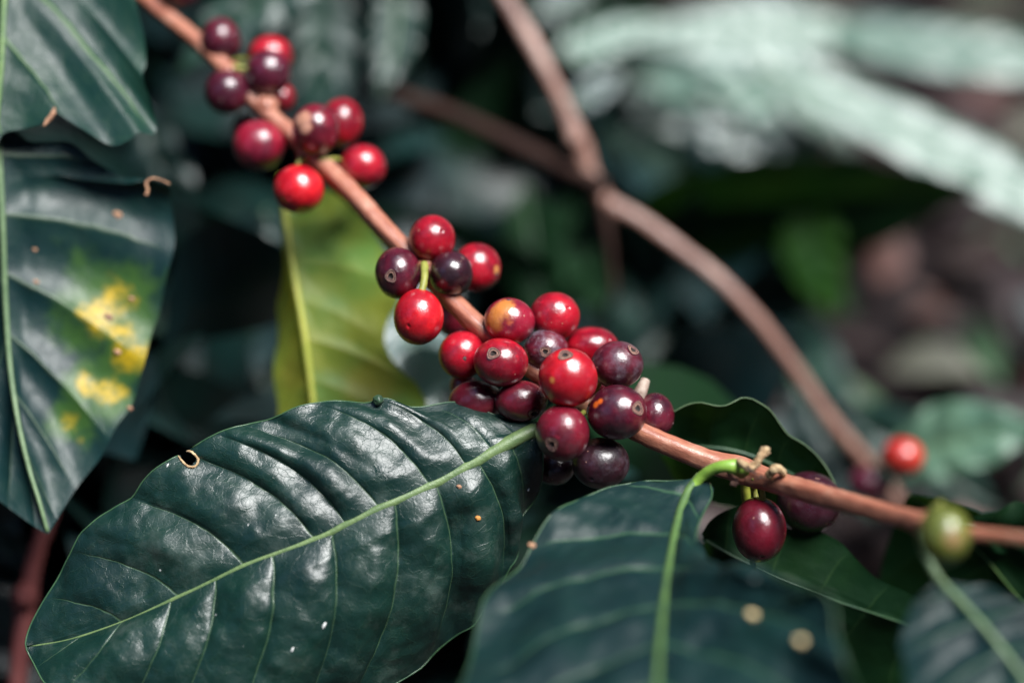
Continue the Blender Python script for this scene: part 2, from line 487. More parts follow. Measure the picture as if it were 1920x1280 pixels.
# ------------------------------------------------------------------ materials
M_mid = simple_mat('midrib_green', (.12, .21, .055), (.07, .15, .045), rough=.42, scale=260, bump=.25)
M_midfg = simple_mat('midrib_near', (.085, .16, .045), (.055, .11, .04), rough=.45, scale=260, bump=.25)
M_midmain = simple_mat('midrib_light', (.15, .22, .085), (.095, .155, .06), rough=.42, scale=420, bump=.35)
M_midpale = simple_mat('midrib_pale', (.16, .24, .12), (.10, .17, .08), rough=.45, scale=200)
M_middark = simple_mat('midrib_dark', (.03, .08, .03), (.02, .06, .03), rough=.45, scale=200)
M_midyel = simple_mat('midrib_yellow', (.46, .46, .08), (.34, .38, .05), rough=.45, scale=200)
M_edge = simple_mat('leaf_edge', (.05, .11, .05), (.03, .08, .04), rough=.35, scale=200)
M_tan = simple_mat('dry_tissue', (.50, .28, .16), (.30, .15, .09), rough=.75, scale=700, bump=.6)
M_orange = simple_mat('orange_scab', (.62, .28, .06), (.42, .15, .03), rough=.7, scale=800, bump=.6)
M_cream = simple_mat('dry_cream', (.70, .52, .30), (.38, .22, .10), rough=.7, scale=600, bump=.9, dist=.0012)
M_black = simple_mat('black_pit', (.012, .008, .008), (.03, .018, .014), rough=.8, scale=900)
M_ring = simple_mat('scar_ring', (.38, .21, .15), (.17, .085, .065), rough=.65, scale=1500, bump=.8)
M_ringdk = simple_mat('scar_ring_dark', (.14, .06, .055), (.06, .025, .03), rough=.6, scale=1500, bump=.8)
M_stalk = simple_mat('fruit_stalk', (.30, .30, .06), (.20, .22, .04), rough=.5, scale=400)
M_petiole = simple_mat('petiole_green', (.24, .40, .06), (.17, .32, .045), rough=.4, scale=200)
M_bark = bark_mat('branch_bark', (.44, .18, .11), (.28, .09, .055), (.54, .30, .21), .38)
M_bark2 = bark_mat('branch_bark_far', (.33, .17, .125), (.18, .085, .065), (.50, .32, .25), .42)
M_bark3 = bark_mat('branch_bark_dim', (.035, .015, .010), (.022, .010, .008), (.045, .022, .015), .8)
M_barkred = bark_mat('branch_bark_red', (.19, .055, .05), (.12, .035, .035), (.24, .09, .08), .7)

# ------------------------------------------------------------------ ground and litter
def ground():
    m, t, b, out = newmat('soil')
    pos = geo_pos(t)
    col = mixc(t, ramp(t, noise(t, pos, 14, 6, .65), .35, .68), (.007, .0035, .0045), (.022, .011, .012))
    col = mixc(t, math_(t, 'MULTIPLY', ramp(t, noise(t, pos, 60, 4, .6), .55, .7), .5), col, (.07, .035, .03))
    t.links.new(col, b.inputs['Base Color']); b.inputs['Roughness'].default_value = .9
    bp = nd(t, 'ShaderNodeBump'); bp.inputs['Distance'].default_value = .02; bp.inputs['Strength'].default_value = .8
    t.links.new(noise(t, pos, 40, 5, .65), bp.inputs['Height']); t.links.new(bp.outputs[0], b.inputs['Normal'])
    n = 120
    g = np.sign(np.linspace(-1, 1, n)) * np.abs(np.linspace(-1, 1, n)) ** 4 * 120
    X, Y = np.meshgrid(g, g, indexing='ij')
    Z = vnoise(np.stack([X, Y, X * 0], -1), .25, 5) * .018 * np.exp(-(X ** 2 + Y ** 2) / 30)
    V = np.stack([X, Y + .8, Z], -1).reshape(-1, 3)
    F = [(i * n + j, (i + 1) * n + j, (i + 1) * n + j + 1, i * n + j + 1) for i in range(n - 1) for j in range(n - 1)]
    o = mesh_obj('ground', V, F, m); tag(o, 'dark reddish brown soil under the coffee bushes', None, None, 'structure')
ground()

def blade_cloud(name, items, mat, label, cat=None, kind='stuff', N=8, J=3):
    """many small leaves in one mesh: items = (centre, direction, normal, length, halfwidth, tint)"""
    V, F, uv, tint = [], [], [], []
    t = np.linspace(0, 1, N + 1)
    wv = np.interp(t, [p[0] for p in PROF], [p[1] for p in PROF])
    for c, T, n, Ln, hw, ti in items:
        T = T / np.linalg.norm(T); W = np.cross(n, T); W /= np.linalg.norm(W) + 1e-9; n = np.cross(T, W)
        base = len(V) and sum(len(a) for a in V) or 0
        s = np.linspace(-1, 1, 2 * J + 1)
        P = c + T * ((t - .5) * Ln)[:, None, None] + W * (wv * hw)[:, None, None] * s[None, :, None] + n * (-(t - .5) ** 2 * Ln * .5)[:, None, None] + n * (np.abs(s) * hw * .25)[None, :, None] * wv[:, None, None]
        K = 2 * J + 1
        V.append(P.reshape(-1, 3))
        for i in range(N):
            for j in range(2 * J):
                F.append((base + i * K + j, base + (i + 1) * K + j, base + (i + 1) * K + j + 1, base + i * K + j + 1))
                uv += [(t[i] * 8, abs(s[j])), (t[i + 1] * 8, abs(s[j])), (t[i + 1] * 8, abs(s[j + 1])), (t[i] * 8, abs(s[j + 1]))]
        tint += [ti] * ((N + 1) * K)
    V = np.vstack(V)
    o = mesh_obj(name, V, F, mat, uv=uv, col=tint)
    return tag(o, label, cat, None, kind)

def cloud_mat(name, cols, rough=.45, trans=0):
    m, t, b, out = newmat(name)
    a = nd(t, 'ShaderNodeAttribute'); a.attribute_name = 'tint'
    cr = nd(t, 'ShaderNodeValToRGB'); t.links.new(a.outputs['Fac'], cr.inputs[0])
    cr.color_ramp.interpolation = 'CONSTANT'
    els = cr.color_ramp.elements
    while len(els) < len(cols): els.new(.5)
    for i, c in enumerate(cols):
        els[i].position = i / len(cols); els[i].color = (*c, 1)
    pos = geo_pos(t)
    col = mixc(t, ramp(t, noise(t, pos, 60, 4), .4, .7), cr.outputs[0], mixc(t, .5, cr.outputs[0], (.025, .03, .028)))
    t.links.new(col, b.inputs['Base Color']); b.inputs['Roughness'].default_value = rough
    return m

def litter():
    it = []
    for k in range(1500):
        x, y = rng.uniform(-.1, .6), rng.uniform(-.05, 1.3)
        T = np.array([rng.standard_normal(), rng.standard_normal(), rng.standard_normal() * .15])
        n = np.array([rng.standard_normal() * .3, rng.standard_normal() * .3, 1.0])
        it.append((np.array([x, y, .012 + rng.random() * .02]), T, n, rng.uniform(.015, .05), rng.uniform(.006, .014), rng.random()))
    m = cloud_mat('litter', [(.16, .16, .12), (.05, .11, .05), (.07, .03, .03), (.04, .02, .022), (.12, .055, .045), (.05, .022, .028), (.03, .018, .018), (.04, .022, .02), (.05, .07, .07), (.025, .012, .014)], .6)
    blade_cloud('leaf_litter', it, m, 'dead brown and grey leaves lying on the soil')
litter()

def thicket():
    it = []
    for k in range(2600):
        x = rng.uniform(-900, 2700); y = rng.uniform(-700, 1700); d = rng.uniform(17, 60)
        if x > (1400 if y < 600 else 1480) + (60 * math.sin(y / 70)) and 60 < y < 1000 and x < 2100: continue
        if x > 880 and y < 620: d = rng.uniform(30, 60)
        if x > 1150 and y < 330: continue
        p = at(x, y, d)
        if p[2] < .035: continue
        T = np.array([rng.standard_normal(), rng.standard_normal() * .7, -.6 + rng.standard_normal() * .4])
        n = np.array([rng.standard_normal() * .8, -.35 + rng.standard_normal() * .7, .45 + .6 * rng.standard_normal()])
        if d < 24 and n @ (SUN + -fwd) / np.linalg.norm(n) / np.linalg.norm(SUN - fwd) > .9: n = np.array([n[0], -n[1], -n[2]])
        it.append((p, T, n, rng.uniform(.07, .13), rng.uniform(.018, .030), rng.random()))
    for k in range(420):
        x = rng.uniform(-500, 1250); y = rng.uniform(430, 1500); d = rng.uniform(9, 22)
        if x > 480 and y < 800: continue
        p = at(x, y, d)
        if p[2] < .02: continue
        T = np.array([rng.standard_normal(), rng.standard_normal() * .7, -.6 + rng.standard_normal() * .4])
        n = np.array([rng.standard_normal() * .9, .6 + rng.standard_normal() * .5, .2 + .5 * rng.standard_normal()])
        it.append((p, T, n, rng.uniform(.06, .10), rng.uniform(.016, .026), rng.random()))
    for k in range(420):
        x = rng.uniform(520, 1440); y = rng.uniform(-60, 700); d = rng.uniform(22, 32)
        if x > 930 and y < 340: continue
        p = at(x, y, d)
        if p[2] < .02: continue
        T = np.array([rng.standard_normal(), rng.standard_normal() * .7, -.6 + rng.standard_normal() * .4])
        n = np.array([rng.standard_normal() * .9, .6 + rng.standard_normal() * .5, .2 + .5 * rng.standard_normal()])
        it.append((p, T, n, rng.uniform(.07, .11), rng.uniform(.018, .028), rng.random()))
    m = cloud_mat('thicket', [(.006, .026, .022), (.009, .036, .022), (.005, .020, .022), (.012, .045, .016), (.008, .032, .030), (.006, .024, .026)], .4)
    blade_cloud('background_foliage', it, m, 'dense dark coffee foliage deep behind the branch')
thicket()

def sky_blockers():
    # unseen added leaves block the sky light, except round the sun and one gap
    it = []
    gap = cam_dir(-.64, .28, .70)
    k = 0
    while k < 4600:
        az = rng.uniform(0, 2 * np.pi); el = math.radians(rng.uniform(-8, 62)) 
        dv = np.array([math.cos(az) * math.cos(el), math.sin(az) * math.cos(el), math.sin(el)])
        k += 1
        if dv @ SUN > math.cos(math.radians(24)) or dv @ gap > math.cos(math.radians(17)): continue
        p = FP + dv * rng.uniform(1.35, 2.1)
        if p[2] < .05: continue
        z = (p - CAM) @ fwd
        q = proj(p)
        if z > 0 and abs(q[0] - 960) < 1500 and abs(q[1] - 640) < 1000: continue
        T = rng.standard_normal(3) * .7 + np.array([0, 0, -.7])
        n = -dv + rng.standard_normal(3) * .5
        it.append((p, T, n, rng.uniform(.18, .28), rng.uniform(.04, .06), rng.random()))
    m = bpy.data.materials['thicket']
    blade_cloud('sky_blocking_foliage', it, m, 'added unseen coffee foliage that darkens the sky light all around')
sky_blockers()

# ------------------------------------------------------------------ the main fruiting branch
BR = [(235, -35, 7.2), (300, 22, 6.6), (370, 78, 6.0), (432, 140, 5.4), (492, 205, 4.9), (545, 250, 4.5), (598, 303, 3.9), (660, 362, 3.2), (722, 432, 2.5),
      (770, 480, 2.1), (850, 566, 1.6), (905, 618, 1.2), (1000, 690, 1.2), (1100, 755, .9), (1190, 805, .45), (1262, 838, .2), (1330, 864, .05), (1385, 880, -.1),
      (1412, 890, -.3), (1460, 905, -.9), (1560, 934, -2.3), (1640, 956, -3.5), (1700, 972, -4.4), (1740, 984, -5.0), (1800, 997, -5.6), (1860, 1003, -6.2), (1940, 1012, -7.0), (2080, 1030, -8.4), (2260, 1040, -10)]
BRr = [13, 15, 16, 17, 16, 16, 18, 18, 19, 18, 18, 19, 20, 20, 19, 20, 21, 25, 24, 21, 21, 20, 20, 24, 17, 13, 12, 12, 11]
branch = empty('fruiting_branch', at(1385, 880, 0), 'reddish brown ridged coffee branch in focus, carrying the red cherries', 'branch')
ptube('stem', BR, BRr, M_bark, branch, seg=28, step=.0012, ridge=.055, nridge=4, rough=.05, twist=1.3)
BRS = spline(P3(BR))
BRD = BRS(np.linspace(0, 1, 400))
# node with torn scales
def lump(name, c, r, mat, parent, sq=(1, 1, 1), rough=.25, seed=1, nrm=None, seg=20):
    th, ph = np.meshgrid(np.linspace(0, np.pi, seg), np.linspace(0, 2 * np.pi, seg * 2, endpoint=False), indexing='ij')
    D = np.stack([np.sin(th) * np.cos(ph), np.sin(th) * np.sin(ph), np.cos(th)], -1)
    rr = 1 + rough * vnoise(D, .6, seed) + rough * .5 * vnoise(D, .25, seed + 1)
    L = D * rr[..., None] * np.array(sq)
    if nrm is not None:
        z = nrm / np.linalg.norm(nrm); x = np.cross(z, [.31, .77, .2]); x /= np.linalg.norm(x); y = np.cross(z, x)
        L = L[..., 0:1] * x + L[..., 1:2] * y + L[..., 2:3] * z
    V = (np.asarray(c) + L * r).reshape(-1, 3)
    a, b2 = seg, seg * 2
    F = [(i * b2 + j, (i + 1) * b2 + j, (i + 1) * b2 + (j + 1) % b2, i * b2 + (j + 1) % b2) for i in range(a - 1) for j in range(b2)]
    return mesh_obj(name, V, F, mat, parent)
lump('node_swelling', at(1392, 884, -.25), px(27), M_bark, branch, (1.1, .85, .9), .16, 4)
o = ptube('dry_stipule', [(1405, 880, -1.5), (1418, 868, -1.6), (1428, 853, -1.6), (1437, 842, -1.5)], [7, 8, 7, 9], M_cream, branch, seg=16, rough=.28, ridge=.15, nridge=3, step=.0004)
ptube('dry_stipule', [(1384, 862, -1.4), (1395, 872, -1.7), (1412, 880, -1.7)], [4, 8, 7], M_cream, branch, seg=14, rough=.3, step=.0004)
ptube('dry_bud', [(1440, 892, -1.2), (1452, 880, -1.4), (1466, 882, -1.4), (1470, 893, -1.2)], [7, 9, 8, 5], M_cream, branch, seg=14, rough=.3, step=.0004)
ptube('bark_crack', [(1400, 872, -2.05), (1408, 882, -2.12), (1420, 890, -2.1)], [1.5, 3, 1.5], M_black, branch, seg=8, rough=.3, step=.0003)
ptube('bark_crack', [(1418, 898, -2.15), (1428, 893, -2.15), (1436, 898, -2.0)], [1.2, 2.6, 1.2], M_black, branch, seg=8, rough=.3, step=.0003)
lump('bark_scale', at(1378, 905, -1.2), px(7), M_ring, branch, (1.2, .8, .8), .4, 9)
ptube('dry_stipule', [(1196, 745, .9), (1204, 728, .9), (1210, 712, 1.0)], [13, 12, 9], simple_mat('grey_nub', (.42, .34, .28), (.3, .2, .16), .6, 500), branch, seg=14, rough=.12, step=.0005)
# second node nearer to the lens
lump('node_swelling', at(1738, 980, -5.2), px(24, -5), M_bark, branch, (1.0, .9, .9), .15, 6)
ptube('dry_stipule', [(1738, 968, -5.6), (1756, 952, -5.9), (1766, 940, -6.0)], [7, 8, 5], M_stalk, branch, seg=12, rough=.2)
# nodes at the fruit clusters
for c, r in (((500, 200, 4.9), 21), ((430, 138, 5.4), 21), ((580, 290, 4.1), 24), ((795, 505, 1.9), 24), ((1060, 722, 1.1), 25)):
    lump('node_swelling', at(*c), px(r, c[2]), M_bark, branch, (1, 1, 1), .2, int(r))

# ------------------------------------------------------------------ cherries
RED = ((.40, .004, .016), (.17, .002, .011)); BRIGHT = ((.60, .007, .014), (.33, .003, .012)); CRIM = ((.27, .008, .026), (.10, .005, .018))
MAR = ((.16, .006, .018), (.075, .004, .011)); PUR = ((.105, .006, .018), (.036, .003, .010)); BLK = ((.036, .005, .012), (.014, .003, .006))
PLUM = ((.10, .007, .024), (.05, .005, .014)); GRN = ((.13, .15, .022), (.09, .11, .02)); FAR = ((.50, .035, .018), (.40, .02, .015))
G_CH = 'ripe coffee cherries on the branch'
# x, y, rx, ry, depth, colour, scar position (or None), scar kind, extra, label
CH = [
 (338, -24, 38, 40, 6.6, PLUM, None, 0, None, 'dark plum cherry cut off by the top edge beside the branch'),
 (413, 77, 36, 43, 5.9, PUR, None, 0, None, 'dark purple cherry on the branch, topmost one wholly in view'),
 (507, 107, 40, 38, 6.5, RED, None, 0, None, 'red cherry mostly hidden behind a dark purple one near the top'),
 (503, 137, 40, 42, 5.0, PLUM, None, 0, None, 'dark purple cherry overlapping the front of a red cherry near the top'),
 (426, 173, 41, 40, 5.0, PLUM, (418, 192), 0, None, 'plum coloured cherry with a faint scar, under the topmost dark cherry'),
 (527, 185, 25, 27, 6.3, RED, None, 0, None, 'small red cherry peeking out right of the upper branch'),
 (462, 240, 26, 26, 5.9, CRIM, None, 0, None, 'dull crimson cherry half hidden behind a glossy cherry left of the branch'),
 (485, 273, 47, 46, 4.4, CRIM, None, 0, None, 'crimson cherry with a strong white glint, left of the upper branch'),
 (592, 243, 42, 47, 3.5, MAR, (606, 207), 0, 'tan', 'dark red cherry with a pale tan patch lying over the branch'),
 (641, 230, 37, 45, 4.9, RED, None, 0, None, 'bright red cherry touching the tan patched one on its right'),
 (680, 313, 43, 42, 4.0, RED, None, 0, None, 'lone round red cherry right of the bare upper branch'),
 (560, 355, 45, 44, 3.2, BRIGHT, None, 0, None, 'bright red cherry above the yellow green leaf'),
 (810, 447, 41, 43, 1.9, RED, None, 0, None, 'oval red cherry at the top of the middle bunch of five'),
 (746, 512, 41, 47, 1.2, PUR, (735, 519), 1, None, 'dark purple cherry with a ringed scar, left in the middle bunch'),
 (894, 502, 44, 45, 2.6, RED, (932, 516), 0, None, 'red cherry behind a dark one at the right of the middle bunch'),
 (846, 513, 40, 41, 1.5, BLK, (868, 484), 0, None, 'near black cherry in front of a red one in the middle bunch'),
 (785, 594, 45, 51, .8, BRIGHT, None, 0, 'pt', 'brilliant red cherry hanging lowest in the middle bunch'),
 (850, 592, 34, 38, 3.2, MAR, None, 0, None, 'shaded dark red cherry behind the branch below the middle bunch'),
 (866, 665, 42, 44, 1.1, RED, (872, 672), 2, None, 'plain red cherry at the left end of the big cluster'),
 (955, 602, 46, 42, .9, CRIM, (954, 562), 2, 'orange', 'red cherry with an orange unripe patch on top of the big cluster'),
 (1040, 593, 45, 44, 1.4, RED, None, 0, None, 'red cherry at the top right of the orange patched cherry'),
 (1108, 650, 50, 37, 1.9, RED, None, 0, None, 'red cherry lying sideways behind a dark one in the big cluster'),
 (1023, 655, 40, 37, 1.1, PUR, (1022, 659), 1, 'bloom', 'dusty grey purple cherry with a tan ringed scar, centre of cluster'),
 (939, 679, 49, 44, .2, RED, (925, 662), 1, None, 'red cherry with a dark open scar at its upper left'),
 (1128, 728, 32, 30, 2.0, MAR, None, 0, None, 'dark red cherry showing only through a gap between larger cherries'),
 (1157, 684, 48, 43, .3, PUR, (1186, 656), 1, 'speck', 'speckled dark purple cherry at the right shoulder of the cluster'),
 (868, 722, 24, 24, 2.2, BRIGHT, None, 0, None, 'red sliver of a cherry squeezed under the left end of cluster'),
 (893, 752, 50, 38, 1.0, MAR, None, 0, None, 'maroon cherry partly covered by the edge of the big leaf'),
 (977, 752, 47, 38, .5, MAR, (1001, 774), 1, None, 'maroon cherry with a scar just above the big leaf base'),
 (1065, 708, 53, 53, -.7, BRIGHT, (1059, 665), 1, 'blister', 'largest brilliant red cherry in front with its scar on top'),
 (1228, 780, 35, 42, 1.0, PUR, (1262, 795), 0, None, 'dark purple cherry at the far right end of the big cluster'),
 (1040, 878, 36, 30, 1.2, BLK, None, 0, None, 'shaded blackish cherry behind the two lowest cherries of the cluster'),
 (1126, 868, 52, 47, .2, BLK, None, 0, 'dots', 'blackish purple cherry with dusty specks, lowest of the big cluster'),
 (1157, 773, 54, 50, -.4, PUR, (1194, 764), 1, 'mark', 'dark purple cherry with an orange scratch and a torn scar'),
 (1055, 811, 48, 52, -.7, MAR, (1034, 831), 1, None, 'egg shaped maroon cherry with a dark scar beside the leaf base'),
 (1517, 941, 58, 56, 1.6, BLK, None, 0, None, 'dark cherry hidden behind the branch right of the leaf node'),
 (1424, 992, 48, 59, -.2, MAR, None, 0, None, 'single oval wine red cherry hanging under the branch'),
 (1770, 1003, 52, 59, -7.4, GRN, (1778, 1012), 2, None, 'unripe green cherry blurred at the near end of the branch'),
 (1692, 856, 38, 35, 10, FAR, None, 0, None, 'blurred orange red cherry on the far branch'),
 (1632, 905, 40, 32, 11, PLUM, None, 0, None, 'blurred dark plum cherry beneath the orange red one behind'),
]
def cherry(x, y, rx, ry, d, colr, scar, sk, extra, label, idx):
    r = px((rx + ry) / 2, d)
    c = at(x, y, d)
    far = d > 8
    if scar:
        a, b = (scar[0] - x) / rx, -(scar[1] - y) / ry
        q = max(0.05, 1 - a * a - b * b) ** .5
        ax = cam_dir(a, b, q)
    else:
        k = np.argmin(np.linalg.norm(BRD - c, axis=1)); v = c - BRD[k]
        if far: v = np.array([-.3, .2, 1.])
        v = v / (np.linalg.norm(v) + 1e-9)
        ax = v * .8 + cam_dir(.1 * math.sin(idx * 7), -.2, .75); ax /= np.linalg.norm(ax)
    grp = G_CH if not far and colr is not GRN else None
    root = empty('coffee_cherry', c, label, 'cherry', grp)
    # lathe round the fruit axis
    X = np.cross(ax, [.12, .31, .94]); X /= np.linalg.norm(X); Y = np.cross(ax, X)
    sr = .225 if sk == 1 else .08
    th = np.unique(np.r_[np.linspace(0.0, sr * 2.2, 18), np.linspace(sr * 2.2, np.pi, 44)])
    ph = np.linspace(0, 2 * np.pi, 72, endpoint=False)
    TH, PH = np.meshgrid(th, ph, indexing='ij')
    D = (np.sin(TH) * np.cos(PH))[..., None] * X + (np.sin(TH) * np.sin(PH))[..., None] * Y + np.cos(TH)[..., None] * ax
    rr = np.ones_like(TH)
    rr += .020 * np.exp(-((TH - sr * 1.25) / (sr * .35)) ** 2) * (sk == 1)
    rr -= (.10 if sk == 1 else .05) * np.exp(-(TH / (sr * .8)) ** 2)
    rr -= .06 * np.exp(-((np.pi - TH) / .28) ** 2)
    if extra == 'pt': rr += .0
    # the two seeds make the fruit very slightly bilobed
    rr += .012 * np.cos(2 * PH) * np.sin(TH) ** 2
    rr += .022 * vnoise(D + idx * 3.3, .9, idx) + .006 * vnoise(D + idx, .3, idx + 1)
    L = D * rr[..., None] * r
    # match the outline: stretch along the picture axes of this fruit
    sx, sy = 2 * rx / (rx + ry), 2 * ry / (rx + ry)
    def stretch(L):
        a = L @ right; b = L @ up; f = L @ fwd
        return a[..., None] * sx * right + b[..., None] * sy * up + f[..., None] * fwd
    V = (c + stretch(L)).reshape(-1, 3)
    nphi = len(ph)
    F = [(i * nphi + j, (i + 1) * nphi + j, (i + 1) * nphi + (j + 1) % nphi, i * nphi + (j + 1) % nphi) for i in range(len(th) - 1) for j in range(nphi)]
    def on(ux, uy):
        a, b = (ux - x) / rx, -(uy - y) / ry
        q = max(.02, 1 - a * a - b * b) ** .5
        return c + r * (a * sx * right + b * sy * up - q * fwd)
    patch, bl, sp = None, .03, .45
    if extra == 'tan': patch = [([(on(570, 225), r * .42), (on(575, 243), r * .3)], (.62, .30, .20), .2)]
    if extra == 'orange': patch = [([(on(938, 585), r * .55), (on(925, 605), r * .5), (on(948, 572), r * .4)], (.64, .22, .05), .4)]
    if extra == 'bloom': bl = .55
    if extra == 'speck': sp = 1; bl = .22
    if extra == 'dots': bl = .12; sp = .9
    if extra == 'blister': patch = [([(on(1034, 712), r * .12)], (.7, .22, .05), .3)]
    if extra == 'mark': patch = [([(on(1116, 757), r * .14), (on(1124, 751), r * .12)], (.75, .14, .02), .12)]
    if (x, y) == (894, 502): patch = [([(on(932, 508), r * .22)], (.6, .25, .08), .3)]
    if (x, y) == (1770, 1003): patch = [([(on(1780, 1005), r * .35)], (.36, .2, .1), .3)]
    m = cherry_mat('cherry_skin', *colr, rough=.40 if extra in ('bloom', 'speck', 'dots') else .30, coat=.1 if colr is GRN else .45, speck=sp, patch=patch, bloom=bl)
    mesh_obj('skin', V, F, m, root)
    # the round flower scar
    if sk == 1:
        # profile: radius fraction, height
        pr = np.array([[0, .955], [.045, .925], [.072, .940], [.082, .992], [.095, 1.006], [.112, .998], [.128, .988], [.142, 1.000], [.158, 1.010], [.178, 1.010], [.196, 1.000]])
        pr[:, 0] *= sr / .17
        pp = ph[::2]
        L = pr[:, 0][:, None, None] * (np.cos(pp)[None, :, None] * X + np.sin(pp)[None, :, None] * Y) * (1 + .10 * np.sin(3 * pp + idx))[None, :, None] + pr[:, 1][:, None, None] * ax
        L = L * (1 + .012 * vnoise(L + idx, .05, idx))[..., None] * r
        n2 = len(pp)
        F2 = [(i * n2 + j, (i + 1) * n2 + j, (i + 1) * n2 + (j + 1) % n2, i * n2 + (j + 1) % n2) for i in range(len(pr) - 1) for j in range(n2)]
        mi = [0 if i < 3 else 1 if i in (4, 5, 8) else 2 for i in range(len(pr) - 1) for j in range(n2)]
        mesh_obj('flower_scar', (c + stretch(L)).reshape(-1, 3), F2, [M_black, M_ring if extra not in ('x',) else M_ringdk, M_ringdk], root, matidx=mi)
    elif scar:
        lump('flower_scar', c + stretch(ax * r * .955), r * .11, M_ringdk, root, (1, 1, .5), .25, idx, nrm=ax, seg=12)
    # stalk to the branch
    if not far:
        k = np.argmin(np.linalg.norm(BRD - (c - ax * r), axis=1)); e = BRD[k]
        b0 = c - stretch(ax * r * .90)
        mid = (b0 + e) / 2 + fwd * r * .4; e = e + fwd * r * .15
        tube('stalk', [b0, mid, e], [r * .11, r * .10, r * .15], M_stalk, root, seg=10, rough=.08)
    else:
        tube('stalk', [c, c - np.array([.0, 0, r * 1.3])], [r * .15, r * .15], M_stalk, root, seg=8)
    return root
for i, a in enumerate(CH):
    a = list(a); f_ = .93 if a[5] is GRN else 1.045
    a[2] *= f_; a[3] *= f_
    cherry(*a, i)

# visible green stalks in the bunches
ptube('fruit_stalk', [(795, 495, 1.3), (796, 520, .9), (791, 548, .7)], [8, 7, 7], M_stalk, branch, seg=12, rough=.1)
ptube('fruit_stalk', [(438, 128, 5.0), (462, 130, 5.0), (474, 136, 5.2)], [6, 5, 5], M_stalk, branch, seg=10)
ptube('fruit_stalk', [(600, 300, 3.6), (625, 298, 3.8), (648, 302, 4.2)], [4, 4, 4], M_stalk, branch, seg=10)
ptube('fruit_stalk', [(575, 294, 3.8), (562, 302, 3.6), (556, 318, 3.5)], [6, 5, 5], M_stalk, branch, seg=10)
ptube('fruit_stalk', [(1412, 895, -.6), (1428, 915, -.6), (1430, 940, -.4)], [6, 5, 6], M_stalk, branch, seg=10)

# ------------------------------------------------------------------ the big sharp leaf
def zz(l, d):   # lists of (x, y) with a depth function
    return [(x, y, d(x, y)) for x, y in l]
mid = [(1010, 801, .1), (965, 824, -.1), (828, 900, -.5), (712, 952, -.8), (596, 1008, -.9), (469, 1055, -.9), (342, 1115, -.7), (221, 1168, -.4), (130, 1198, -.1), (50, 1212, .2)]
top = [(1010, 793, .25), (985, 787, .35), (961, 783, .4), (932, 776, .45), (905, 768, .5), (875, 759, .6), (845, 754, .6), (815, 758, .5), (784, 763, .4), (756, 764, .35), (734, 757, .3), (709, 750, .3), (690, 757, .3), (651, 754, .35),
       (620, 754, .3), (591, 757, .25), (560, 765, .2), (530, 776, .1), (500, 788, .2), (469, 795, .2), (440, 803, .1), (420, 809, .1), (390, 824, .1), (364, 839, .1), (340, 851, .1), (312, 866, .0), (287, 883, 0), (270, 902, .1), (255, 926, .2), (246, 936, .25), (220, 950, .2),
       (193, 966, .2), (172, 983, .2), (155, 1000, .3), (140, 1025, .3), (132, 1038, .3), (114, 1066, .3), (99, 1093, .3), (80, 1126, .3), (66, 1154, .3), (54, 1185, .3), (48, 1208, .2)]
bot = [(1012, 812, .1), (1017, 845, .1), (1018, 880, .2), (1012, 915, .4), (1002, 939, .6), (988, 955, .7), (975, 968, .6), (967, 990, .6), (963, 1016, .6), (961, 1050, .6), (948, 1075, .7), (933, 1093, .7), (915, 1120, .6), (906, 1145, .4), (894, 1168, .2), (878, 1180, .2),
       (861, 1187, .3), (840, 1202, .5), (817, 1220, .6), (795, 1240, .6), (773, 1253, .5), (740, 1273, .4), (690, 1300, .3), (620, 1330, .2), (560, 1345, .1), (480, 1362, 0), (400, 1368, 0), (300, 1358, 0), (210, 1340, .1), (140, 1312, .2), (100, 1290, .2),
       (83, 1278, .2), (70, 1255, .2), (58, 1232, .2), (50, 1216, .2)]
bot = [(a, b, c + min(1.0, max(0, (b - (801 + (1010 - a) * .43)) / 260)) * .35 - 1.3 * max(0, min(1, (760 - a) / 250)) * max(0, min(1, (b - 1225) / 80))) for a, b, c in bot]
Ms, Ts, Bs = spline(P3(mid)), spline(P3(top)), spline(P3(bot))
def prs(E, ed, lst):
    return [(Ms.near(at(a, b, -.5)), E.near(at(c, d2, ed))) for a, b, c, d2 in lst]
pt = prs(Ts, .3, [(975, 817, 905, 768), (925, 843, 812, 759), (872, 870, 709, 750), (806, 906, 591, 757), (712, 952, 455, 799), (650, 980, 410, 814), (590, 1008, 345, 849), (465, 1056, 246, 936), (340, 1116, 134, 1036), (230, 1165, 84, 1120)])
pb = prs(Bs, .4, [(962, 828, 985, 957), (900, 868, 935, 1090), (818, 910, 800, 1235), (742, 948, 640, 1322), (622, 995, 545, 1348), (518, 1043, 450, 1364), (410, 1085, 330, 1362), (325, 1122, 240, 1348), (228, 1165, 150, 1316), (140, 1196, 90, 1283)])
M_leafmain = leaf_mat('leaf_glossy', (.002, .017, .014), (.004, .026, .018), (.07, .13, .06), rough=.385, dust=.8, veinw=.022, bump=.34, veinmix=.5, sheen=.62)
bigleaf = empty('coffee_leaf', at(1010, 801, .1), 'large sharp dark green leaf with a bitten edge at lower left', 'leaf')
VB, NB = build_leaf(bigleaf, P3(mid), P3(top), P3(bot), M_leafmain, M_midmain, midr=(px(16), px(2.5)), midoff=-.75, pairsL=pt, pairsR=pb, N=560, J=110,
                    hole=[(353, 858, 15), (346, 848, 11), (339, 840, 12)], edge=(.00022, M_edge), amp=.0017, cup=.035, curve=.10, crumple=.0012, wave=.0007, wfreq=7, seed=4, sgnL=-1, skew=1.5, kR=dict(skew=.75, cup=.07, amp=.0026, wave=.0022, wfreq=4))
PB = proj(VB)
def surf(PX, V, x, y):
    k = np.argmin(np.hypot(PX[:, 0] - x, PX[:, 1] - y)); return V[k]
